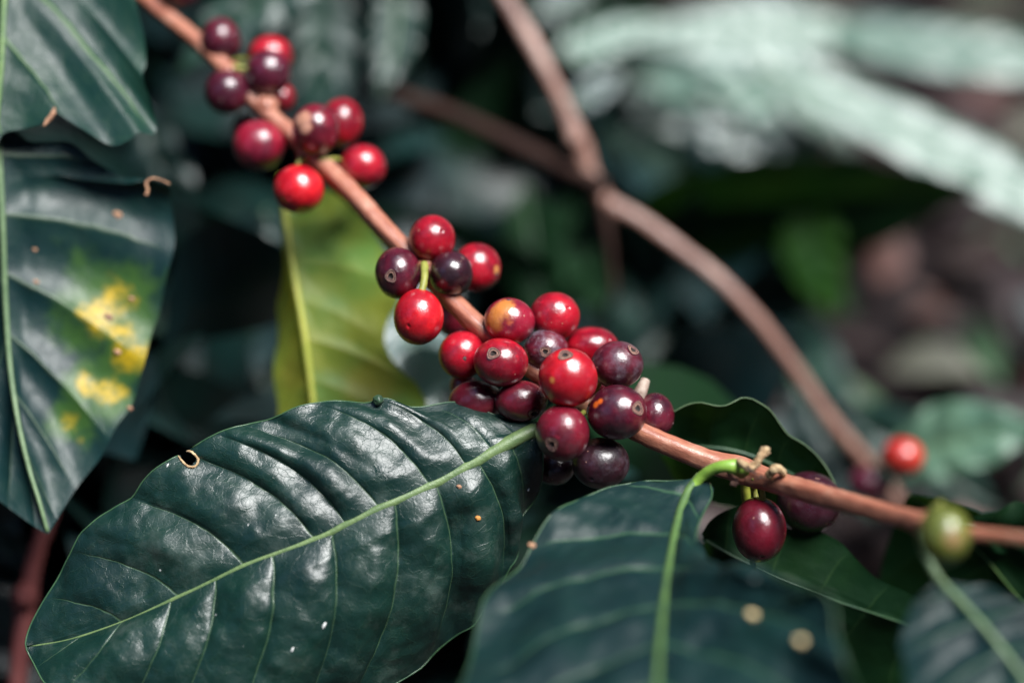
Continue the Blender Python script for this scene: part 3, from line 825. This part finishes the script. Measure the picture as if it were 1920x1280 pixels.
def blob(root, PX, V, x, y, r, mat, name='brown_spot', d=0, sq=(1, .8, .35), off=.2, seed=2):
    c = surf(PX, V, x, y) - fwd * px(r, d) * off
    lump(name, c, px(r, d), mat, root, sq, .3, seed, nrm=-fwd, seg=12)
rim = [(349, 842), (357, 846), (365, 852), (371, 863), (367, 872), (358, 875), (347, 871), (339, 862), (334, 854)]
tube('bite_rim', [surf(PB, VB, a, b) - fwd * .0002 for a, b in rim], [px(r) for r in (1.5, 2.6, 2.2, 2.6, 2.4, 2.8, 2.2, 2.4, 1.2)], M_cream, bigleaf, seg=8, rough=.3, step=.0003)
blob(bigleaf, PB, VB, 860, 912, 4.5, M_tan); blob(bigleaf, PB, VB, 897, 971, 5.5, M_orange, seed=5)
M_white = simple_mat('white_fleck', (.7, .72, .7), (.5, .5, .48), .7, 900)
for x, y, r in ((607, 1172, 5), (549, 1216, 4), (990, 918, 3), (313, 872, 3), (536, 888, 2), (465, 983, 2)):
    blob(bigleaf, PB, VB, x, y, r, M_white, 'pale_fleck', sq=(.5, 1.3, .4), seed=x % 7)
lump('leaf_gall', at(709, 750, .1), px(10), M_leafmain, bigleaf, (1, 1, 1), .15, 8)

# ------------------------------------------------------------------ foreground leaf on the bright petiole
M_leaffg = leaf_mat('leaf_near', (.003, .016, .018), (.004, .022, .020), (.035, .09, .045), sheen=.28, rough=.48, veinw=.045, bump=.3, veinmix=.65)
fgl = empty('coffee_leaf', at(1378, 874, -.2), 'broad blue green leaf on a bright curved green petiole, coming near the lens', 'leaf')
fmid = [(1312, 893, -.8), (1290, 922, -1.2), (1272, 970, -2.0), (1258, 1040, -3.6), (1246, 1120, -5.3), (1238, 1200, -7), (1232, 1290, -8.6), (1225, 1420, -10.2), (1215, 1560, -11.5)]
fL = [(1306, 897, -.9), (1270, 902, -.8), (1230, 904, -.7), (1180, 905, -.8), (1130, 922, -1.1), (1070, 955, -1.6), (1020, 995, -2.2), (990, 1035, -2.7), (972, 1062, -3), (940, 1100, -3.5), (908, 1150, -4.6), (890, 1210, -5.6), (870, 1290, -7), (855, 1400, -8.5), (920, 1540, -10), (1060, 1600, -11.3), (1200, 1600, -11.8)]
fR = [(1316, 897, -.9), (1336, 914, -1.0), (1334, 936, -1.4), (1314, 968, -2.2), (1306, 1015, -3.2), (1332, 1080, -4.6), (1380, 1108, -6.0), (1440, 1138, -7.6), (1492, 1124, -8.4), (1530, 1100, -8.8), (1562, 1135, -9), (1572, 1200, -9.4), (1590, 1240, -9.8), (1610, 1320, -10), (1560, 1450, -11), (1400, 1560, -11.6), (1230, 1600, -11.8)]
VF, NF = build_leaf(fgl, P3(fmid), P3(fL), P3(fR), M_leaffg, M_midfg, midr=(px(9), px(5, -8)), edge=(.00022, M_edge), nv=8, off=.17, N=160, J=40, amp=.0028, cup=.03, curve=.06, crumple=.0016, wave=.002, seed=9, sgnL=-1)
ptube('petiole', [(1392, 880, -1.0), (1378, 875, -1.3), (1358, 874, -1.35), (1336, 880, -1.2), (1318, 892, -1.05), (1303, 908, -1.0), (1293, 925, -1.15), (1282, 950, -1.5)], [17, 15, 12, 11, 10.5, 9.5, 8, 6], M_petiole, fgl, seg=16, rough=.04)
PF = proj(VF)
M_disc = simple_mat('pale_tan_scab', (.85, .66, .34), (.75, .55, .28), .6, 500)
blob(fgl, PF, VF, 1406, 1150, 9, M_disc, d=-7, off=1.0); blob(fgl, PF, VF, 1498, 1202, 9, M_disc, d=-9, off=1.0)
blob(fgl, PF, VF, 996, 1016, 7, M_tan, d=-2)

# ------------------------------------------------------------------ leaves on the left
M_leafTL = leaf_mat('leaf_left_top', (.004, .026, .021), (.007, .036, .022), (.07, .14, .045), sheen=.32, rough=.44, veinw=.05, bump=.3)
r_ = empty('coffee_leaf', at(5, -200, 3), 'torn dark leaf filling the upper left corner', 'leaf')
VT, NT = build_leaf(r_, P3([(22, -420, 5.76), (16, -200, 4.61), (10, -60, 3.81), (6, 30, 3.33), (2, 120, 2.94), (-6, 220, 2.61), (-14, 300, 2.37)]),
    P3([(26, -420, 5.76), (120, -380, 5.59), (200, -250, 5.03), (236, -100, 4.39), (254, 0, 3.86), (268, 60, 3.60), (274, 118, 3.35), (267, 142, 3.15), (282, 190, 3.04), (293, 246, 2.90), (262, 246, 2.50), (238, 262, 2.43), (206, 271, 2.50), (150, 240, 2.53), (110, 214, 2.64), (100, 206, 2.67), (88, 228, 2.58), (45, 240, 2.63), (5, 252, 2.58), (-12, 296, 2.39)]),
    P3([(20, -420, 5.76), (-100, -300, 5.44), (-200, -100, 4.79), (-210, 80, 4.01), (-120, 240, 2.93), (-16, 300, 2.37)]), M_leafTL, M_mid, midr=(px(8), px(5)), nv=5, off=.22, N=150, J=36, amp=.0016, cup=.03, wave=.0004, seed=12, sgnL=-1)
ptube('bite_rim', [(102, 202, 2.6), (99, 214, 2.55), (90, 226, 2.5), (82, 236, 2.4)], [2, 4.5, 4, 2], M_tan, r_, seg=8, rough=.3)
spots = [(at(200, 575, 3), px(58)), (at(228, 600, 3), px(44)), (at(243, 668, 3), px(42)), (at(160, 718, 3), px(26)), (at(205, 728, 3), px(32)), (at(135, 790, 3), px(24)), (at(160, 825, 3), px(16)), (at(104, 905, 3), px(20))]
M_leafL = leaf_mat('leaf_rust_spotted', (.003, .020, .021), (.005, .028, .023), (.05, .085, .05), sheen=.36, rough=.44, spots=spots, spotcol=(.50, .31, .004), veinw=.05, bump=.3)
r_ = empty('coffee_leaf', at(-2, 240, 3), 'large leaf with yellow rust spots hanging at the left edge', 'leaf')
VL, NL_ = build_leaf(r_, P3([(-6, 236, 3.30), (0, 330, 3.18), (5, 430, 3.05), (10, 560, 3.01), (18, 680, 2.75), (32, 780, 2.33), (52, 870, 2.05), (74, 942, 1.84), (90, 1000, 1.80)]),
    P3([(0, 246, 3.29), (60, 262, 3.40), (130, 268, 3.49), (172, 298, 3.49), (218, 322, 3.48), (262, 338, 3.36), (294, 340, 3.28), (316, 352, 3.37), (320, 378, 3.56), (328, 452, 3.55), (312, 520, 3.43), (300, 582, 3.31), (286, 620, 3.30), (268, 690, 3.01), (248, 756, 2.83), (218, 800, 2.64), (192, 852, 2.52), (150, 905, 2.30), (118, 955, 2.09), (92, 998, 1.81)]),
    P3([(-10, 240, 3.30), (-120, 300, 3.69), (-220, 460, 4.04), (-230, 640, 3.92), (-150, 790, 3.08), (-50, 900, 2.42), (40, 970, 2.03), (86, 1000, 1.80)]), M_leafL, M_midpale, midr=(px(7), px(4)), nv=7, off=.36, N=170, J=40, amp=.0034, cup=.04, wave=.0010, wfreq=6, seed=15, sgnL=-1)
PLx = proj(VL)
for x, y, r, mm in ((222, 406, 8, M_tan), (70, 527, 5, M_tan), (218, 658, 6, M_tan), (206, 592, 8, M_ring), (245, 561, 5, M_tan), (66, 470, 4, M_tan), (240, 765, 5, M_tan)):
    blob(r_, PLx, VL, x, y, r, mm, d=3)
ptube('bite_rim', [(318, 345, 2.9), (300, 337, 2.85), (284, 335, 2.8), (274, 344, 2.8), (277, 356, 2.8), (274, 366, 2.8)], [1.5, 1.5, 2, 3, 2.5, 3.5], M_tan, r_, seg=8, rough=.35)
# lower left: dark leaf and red stem
M_dark = leaf_mat('leaf_dark', (.004, .018, .017), (.006, .024, .019), (.03, .07, .03), rough=.45, bump=.2, veinmix=.4)
M_teal = leaf_mat('leaf_teal', (.007, .028, .024), (.011, .038, .026), (.05, .11, .05), rough=.40, bump=.2, veinmix=.5)
M_green = leaf_mat('leaf_green', (.014, .060, .018), (.022, .085, .016), (.06, .15, .03), rough=.5, bump=.2, trans=.35, transcol=(.10, .30, .02))
M_under = leaf_mat('leaf_shaded', (.003, .018, .006), (.005, .025, .006), (.02, .05, .015), rough=.6, sheen=.12, bump=.25, trans=.08, transcol=(.04, .16, .015), veinw=.03, veinmix=.55)  # shade on these leaves is put into the darker base colour
M_bright = leaf_mat('leaf_bright_green', (.012, .055, .008), (.025, .085, .008), (.08, .2, .03), rough=.6, bump=.2, sheen=.15, trans=.3, transcol=(.07, .22, .01))
M_glare_grey = leaf_mat('leaf_grey_glare', (.08, .12, .12), (.11, .15, .14), (.12, .17, .15), rough=.42, bump=.05, sheen=1.0, veinmix=.3)  # grey base colour lightened to imitate reflected sky
M_glint = leaf_mat('leaf_sky_glint', (.035, .070, .068), (.05, .09, .08), (.08, .12, .10), rough=.38, bump=.2, sheen=1.0, veinmix=.3)  # bluish sky sheen is partly painted into this lighter base
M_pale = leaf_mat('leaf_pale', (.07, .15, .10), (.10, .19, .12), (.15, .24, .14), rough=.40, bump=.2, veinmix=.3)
M_glare = leaf_mat('leaf_sky_glare', (.08, .16, .12), (.11, .19, .15), (.17, .26, .22), rough=.42, bump=.05, sheen=1.0, veinmix=.4)  # pale base colour stands in for sky glare on dark green leaves
st = empty('upright_shoot', at(35, 1300, 7), 'dull red blurred stem rising at the lower left edge', 'stem')
ptube('stalk_wood', [(28, 1330, 7), (38, 1230, 7), (48, 1140, 7), (62, 1060, 7), (86, 985, 7), (110, 930, 7.5)], [18, 18, 20, 17, 15, 13], M_barkred, st, seg=18, rough=.06)
lump('node_swelling', at(46, 1118, 6.6), px(25, 7), M_barkred, st, (1, 1, 1), .2, 3)
quick_leaf('dark blue green leaf low at the left edge behind the red stem', (-120, 780, 9), (70, 1080, 9), 80, (-.3, -.2, .9), M_dark, M_middark, seed=3)

# ------------------------------------------------------------------ yellow green leaf behind the bare branch
M_yel = leaf_mat('leaf_yellowing', (.33, .38, .045), (.14, .32, .06), (.42, .44, .08), rough=.5, trans=.5, transcol=(.55, .66, .05), bump=.2, veinw=.05, veinmix=.45,
                 patch=[([(at(700, 715, 5), px(60)), (at(545, 700, 5), px(40)), (at(550, 640, 5), px(30))], (.36, .36, .05))])
r_ = empty('coffee_leaf', at(560, 370, 5), 'yellowing light green leaf behind the bare stretch of branch', 'leaf')
build_leaf(r_, P3([(528, 330, 6.64), (536, 420, 5.69), (550, 510, 5.15), (566, 600, 4.80), (580, 700, 4.61), (590, 790, 4.47), (600, 900, 4.44)]),
    P3([(532, 332, 6.63), (580, 340, 6.20), (640, 372, 5.68), (695, 430, 5.26), (735, 500, 4.99), (748, 560, 4.85), (728, 598, 4.91), (722, 645, 4.83), (748, 690, 4.75), (782, 722, 4.73), (800, 780, 4.71), (740, 860, 4.60), (640, 910, 4.50), (602, 902, 4.43)]),
    P3([(526, 332, 6.63), (529, 400, 6.37), (532, 480, 6.26), (524, 580, 6.08), (516, 680, 5.69), (520, 780, 5.31), (550, 860, 4.80), (598, 900, 4.44)]), M_yel, M_midyel, midr=(px(7, 5), px(6, 5)), nv=8, N=110, J=30, amp=.0015, cup=.02, wave=.0005, seed=21, sgnL=-1)

# ------------------------------------------------------------------ leaves under and beside the node
r_ = empty('coffee_leaf', at(1262, 800, 2), 'shaded dark green leaf with a wavy top edge just above the branch', 'leaf')
build_leaf(r_, P3([(1235, 850, 2.4), (1300, 838, 2.2), (1380, 846, 2.1), (1450, 872, 2.2), (1520, 910, 2.5), (1580, 950, 3)]),
    P3([(1236, 844, 1.30), (1250, 800, 1.30), (1262, 772, 1.30), (1300, 757, 1.20), (1322, 758, 1.10), (1350, 762, 1.10), (1378, 754, 1.10), (1398, 748, 1.20), (1425, 757, 1.30), (1445, 770, 1.40), (1462, 795, 1.50), (1480, 818, 1.60), (1505, 832, 1.70), (1535, 860, 1.90), (1560, 900, 1.90), (1582, 948, 1.90)]),
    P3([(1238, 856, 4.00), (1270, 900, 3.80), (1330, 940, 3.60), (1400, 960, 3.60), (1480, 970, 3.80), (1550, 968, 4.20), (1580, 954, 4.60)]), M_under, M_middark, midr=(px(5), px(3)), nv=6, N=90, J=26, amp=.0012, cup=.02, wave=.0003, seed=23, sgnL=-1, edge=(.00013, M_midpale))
r_ = empty('coffee_leaf', at(1395, 890, 1.2), 'dark green veined leaf behind the single hanging cherry', 'leaf')
build_leaf(r_, P3([(1318, 1010, 1.80), (1370, 1040, 1.60), (1433, 1073, 1.60), (1505, 1103, 1.60), (1560, 1124, 1.70), (1640, 1150, 2.00), (1720, 1178, 2.40), (1800, 1215, 2.80), (1900, 1260, 3.40)]),
    P3([(1318, 1000, 1.2), (1332, 978, 1.3), (1352, 962, 1.3), (1385, 950, 1.4), (1430, 960, 1.5), (1475, 990, 1.5), (1510, 988, 1.5), (1540, 997, 1.5), (1577, 1018, 1.5), (1606, 1048, 1.6), (1648, 1086, 1.8), (1700, 1110, 2), (1780, 1150, 2.3), (1860, 1210, 2.6), (1900, 1256, 2.8)]),
    P3([(1316, 1020, 3.40), (1322, 1070, 3.20), (1350, 1130, .8), (1400, 1190, .8), (1470, 1250, .9), (1560, 1300, 3.30), (1680, 1330, 3.70), (1800, 1320, 4.20), (1900, 1266, 5.00)]), M_under, M_middark, midr=(px(2.2), px(1.5)), nv=7, N=120, J=32, amp=.0011, cup=.02, wave=.0003, seed=25, sgnL=-1)
ptube('petiole', [(1396, 888, .6), (1398, 920, .7), (1402, 970, .8), (1411, 1050, .7), (1414, 1090, .6), (1418, 1122, .5)], [8, 9, 8, 6, 6, 5], simple_mat('petiole_yellow', (.36, .36, .05), (.26, .30, .04), .45, 300), r_, seg=12, rough=.05)
quick = quick_leaf
r_ = empty('coffee_leaf', at(1700, 930, 3.5), 'very dark leaf with a sharp left edge behind the green cherry', 'leaf')
build_leaf(r_, P3([(1705, 928, 3.5), (1770, 975, 3.4), (1838, 1035, 3.4), (1901, 1111, 3.5), (1980, 1210, 3.8), (2060, 1320, 4.2)]),
    P3([(1712, 926, 3.2), (1770, 938, 2.8), (1860, 975, 2.6), (1960, 1040, 2.6), (2040, 1160, 3), (2066, 1312, 4)]),
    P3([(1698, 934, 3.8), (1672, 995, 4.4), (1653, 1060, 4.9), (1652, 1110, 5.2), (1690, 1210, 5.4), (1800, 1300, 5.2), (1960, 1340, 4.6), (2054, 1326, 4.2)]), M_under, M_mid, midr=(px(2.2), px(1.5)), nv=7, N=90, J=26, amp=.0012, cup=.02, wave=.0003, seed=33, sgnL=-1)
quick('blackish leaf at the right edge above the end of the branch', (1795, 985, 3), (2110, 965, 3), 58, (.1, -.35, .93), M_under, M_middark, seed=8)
# blurred near leaf at the lower right
r_ = empty('coffee_leaf', at(1730, 1000, -5), 'blurred blue grey leaf hanging nearest the lens at the lower right', 'leaf')
build_leaf(r_, P3([(1760, 1085, -6.2), (1800, 1125, -6.6), (1850, 1180, -7.2), (1905, 1250, -7.8), (1960, 1330, -8.4), (2020, 1450, -9)]),
    P3([(1764, 1086, -6.2), (1830, 1100, -6), (1900, 1110, -6), (1990, 1150, -6.4), (2070, 1260, -7.2), (2080, 1380, -8.2), (2024, 1448, -9)]),
    P3([(1756, 1088, -6.2), (1720, 1120, -6.6), (1695, 1170, -7.2), (1690, 1230, -8), (1720, 1310, -8.8), (1800, 1400, -9.4), (1920, 1460, -9.4), (2016, 1452, -9)]), M_leaffg, M_midpale, midr=(px(7, -6), px(5, -8)), nv=6, N=90, J=26, amp=.003, cup=.04, wave=.002, seed=31, sgnL=-1)
ptube('petiole', [(1726, 1000, -5.4), (1732, 1030, -5.7), (1748, 1066, -6.0), (1764, 1090, -6.2)], [10, 9, 9, 8], M_midpale, r_, seg=12)

# ------------------------------------------------------------------ second branch behind
b2 = empty('bare_branch', at(1130, 372, 13.50), 'blurred tan branch crossing diagonally behind the cherries', 'branch')
ptube('stem', [(915, -60, 14.00), (945, -5, 13.80), (985, 62, 13.70), (1028, 140, 13.50), (1062, 215, 13.50), (1086, 272, 13.50), (1108, 330, 13.50), (1135, 378, 13.50), (1200, 412, 13.50), (1280, 470, 13.30), (1355, 530, 13.10), (1425, 605, 13.10), (1490, 692, 13.30), (1556, 785, 13.50), (1612, 852, 13.90), (1655, 905, 14.30), (1700, 965, 14.90), (1760, 1050, 15.50)],
      [13, 14, 17, 15, 16, 20, 16, 18, 13.5, 13.5, 13.5, 13.5, 13, 13, 14, 16, 13, 12], M_bark2, b2, seg=22, rough=.06, ridge=.04)
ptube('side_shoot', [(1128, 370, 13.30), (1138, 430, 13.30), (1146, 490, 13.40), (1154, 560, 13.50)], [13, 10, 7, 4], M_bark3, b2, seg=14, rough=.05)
lump('node_swelling', at(1080, 262, 13.30), px(20, 9), M_bark2, b2, (1, 1, 1), .15, 11)
lump('node_swelling', at(1132, 374, 13.30), px(18, 9), M_bark2, b2, (1, 1, 1), .15, 12)
b3 = empty('bare_branch', at(740, 180, 15), 'dim brown twig running behind to meet the tan branch', 'branch')
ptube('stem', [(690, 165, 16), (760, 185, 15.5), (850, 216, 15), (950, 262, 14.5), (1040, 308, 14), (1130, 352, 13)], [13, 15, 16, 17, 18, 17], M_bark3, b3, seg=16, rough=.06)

# ------------------------------------------------------------------ background leaves one by one
GL = (.20, .39, .90)
BG = [
 ('bright silvery leaf reaching the right edge above a dark gap', (1500, 55, 27), (2090, 140, 25), 56, GL, M_glare, M_midpale),
 ('whitest glaring leaf at the top, pointing left', (1640, 70, 27), (1170, 78, 26), 62, GL, M_glare, M_midpale),
 ('long silvery leaf sloping down across the right edge', (1420, 120, 23), (2160, 510, 21), 62, GL, M_glare, M_midpale),
 ('grey green leaf with a ragged lower edge beneath the whitest leaf', (1640, 175, 26), (1190, 150, 26), 74, (.18, .36, .92), M_glare, M_midpale),
 ('greyish leaf hanging left of the long silvery leaf', (1470, 150, 25), (1610, 300, 24), 44, GL, M_glare, M_midpale),
 ('narrow silvery leaf below the grey green one', (1560, 300, 25), (1230, 235, 24), 36, GL, M_glare_grey, M_midpale),
 ('short white glinting leaf beside the top of the tan branch', (1010, 130, 22), (1260, 40, 23), 38, GL, M_glare, M_midpale),
 ('small silvery leaf right of the tan branch node', (1060, 210, 20), (1170, 135, 20), 28, GL, M_glare_grey, M_midpale),
 ('small pale leaf cut by the top edge right of the tan branch', (960, 40, 25), (1120, -20, 26), 34, GL, M_glint, M_midpale),
 ('small silvery leaf right of the slate blue one', (1250, 180, 28), (1180, 270, 27), 30, GL, M_glint, M_midpale),
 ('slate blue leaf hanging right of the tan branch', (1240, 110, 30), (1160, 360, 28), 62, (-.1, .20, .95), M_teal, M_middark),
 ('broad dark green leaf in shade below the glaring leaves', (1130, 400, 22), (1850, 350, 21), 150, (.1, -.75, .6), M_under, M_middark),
 ('bright green see-through leaf above the patch of soil', (1500, 340, 21), (1570, 600, 21), 56, (-.1, .1, .95), M_bright, M_middark),
 ('teal leaf hanging behind the middle of the tan branch', (1150, 440, 24), (1400, 860, 19), 84, (.1, .08, .98), M_teal, M_middark),
 ('grey teal leaf beneath the tan branch beside the soil', (1330, 520, 26), (1610, 800, 22), 60, (.1, .28, .95), M_teal, M_middark),
 ('silvery leaf glimpsed between the tan branch and the wavy leaf', (1300, 640, 26), (1440, 790, 22), 38, (.2, .39, .9), M_glint, M_midpale),
 ('dim green leaf behind the big cluster of cherries', (1120, 520, 28), (1230, 900, 20), 70, (-.3, -.1, .9), M_green, M_middark),
 ('dark leaf beneath the wavy leaf left of the far cherries', (1480, 700, 16), (1640, 980, 14), 64, (-.2, -.2, .9), M_dark, M_middark),
 ('right hand grey green leaf touching the orange red cherry', (1650, 880, 15), (1960, 800, 13), 70, (.1, .30, .93), M_pale, M_midpale),
 ('dark teal leaf behind the orange red cherry', (1560, 760, 18), (1880, 960, 16), 70, (.0, -.1, .95), M_teal, M_middark),
 ('thin bright green leaf edge cut by the right side', (1975, 560, 9), (1925, 880, 9), 30, (-.3, -.3, .9), M_green, M_middark),
 ('dim slate leaf left of the yellowing leaf, reaching lowest', (300, 470, 15), (420, 900, 14), 62, (.0, .16, .97), M_dark, M_middark),
 ('dim leaf with a pale glint left of the yellowing leaf', (500, 390, 13), (455, 680, 13), 46, (.15, .30, .92), M_teal, M_middark),
 ('slate leaf between the rust spotted leaf and the dark gap', (330, 540, 17), (270, 860, 15), 46, (.1, .30, .93), M_teal, M_middark),
 ('low slate leaf just above the big sharp leaf', (560, 640, 16), (400, 860, 14), 50, (.1, .22, .93), M_teal, M_middark),
 ('dark leaf between the torn leaf and the plum cherry', (250, 180, 14), (380, 520, 15), 56, (-.2, .1, .95), M_dark, M_middark),
 ('grey green leaf at the top behind the plum cherries', (640, -70, 13), (330, 140, 12), 60, (.0, .26, .95), M_teal, M_middark),
 ('long dim leaf falling behind the small red cherry', (600, -100, 17), (570, 300, 16), 58, (.3, .12, .93), M_teal, M_middark),
 ('pale tattered leaf with a tan edge near the top', (740, -60, 17), (710, 190, 15), 46, (.1, .22, .95), M_teal, M_midpale),
 ('green leaf in deep shade near the brown twig', (790, 60, 26), (900, 350, 24), 56, (-.3, -.2, .9), M_green, M_middark),
 ('teal leaf crossed by the brown twig', (900, 160, 24), (1060, 360, 22), 54, (.0, .12, .95), M_teal, M_middark),
 ('dim green leaf below the brown twig', (820, 260, 24), (900, 520, 22), 60, (-.2, -.1, .95), M_green, M_middark),
 ('dark green leaf above the middle bunch of cherries', (980, 350, 20), (1020, 640, 18), 62, (-.3, -.2, .9), M_under, M_middark),
 ('silver blue leaf below the middle bunch of cherries', (720, 540, 13), (830, 810, 11), 72, (.14, .33, .93), M_glint, M_midpale),
 ('grey green leaf beneath the lowest cherry of the cluster', (1290, 850, 13), (950, 1060, 11), 74, (.05, .24, .95), M_teal, M_middark),
 ('dark leaf low between the sharp leaf and the near leaf', (1010, 960, 10), (880, 1330, 9), 66, (-.2, .05, .95), M_dark, M_middark),
 ('dusky leaf high above the brown twig', (900, -80, 22), (860, 160, 21), 52, (-.2, .1, .95), M_dark, M_middark),
]
for i, (lab, b, tp, hw, n, m1, m2) in enumerate(BG):
    kk = dict(bow=.035, fold=.07, amp=.0011, wave=.0005, crumple=.0001, nv=10) if n is GL else {}
    quick(lab, b, tp, hw, n, m1, m2, seed=40 + i, **kk)
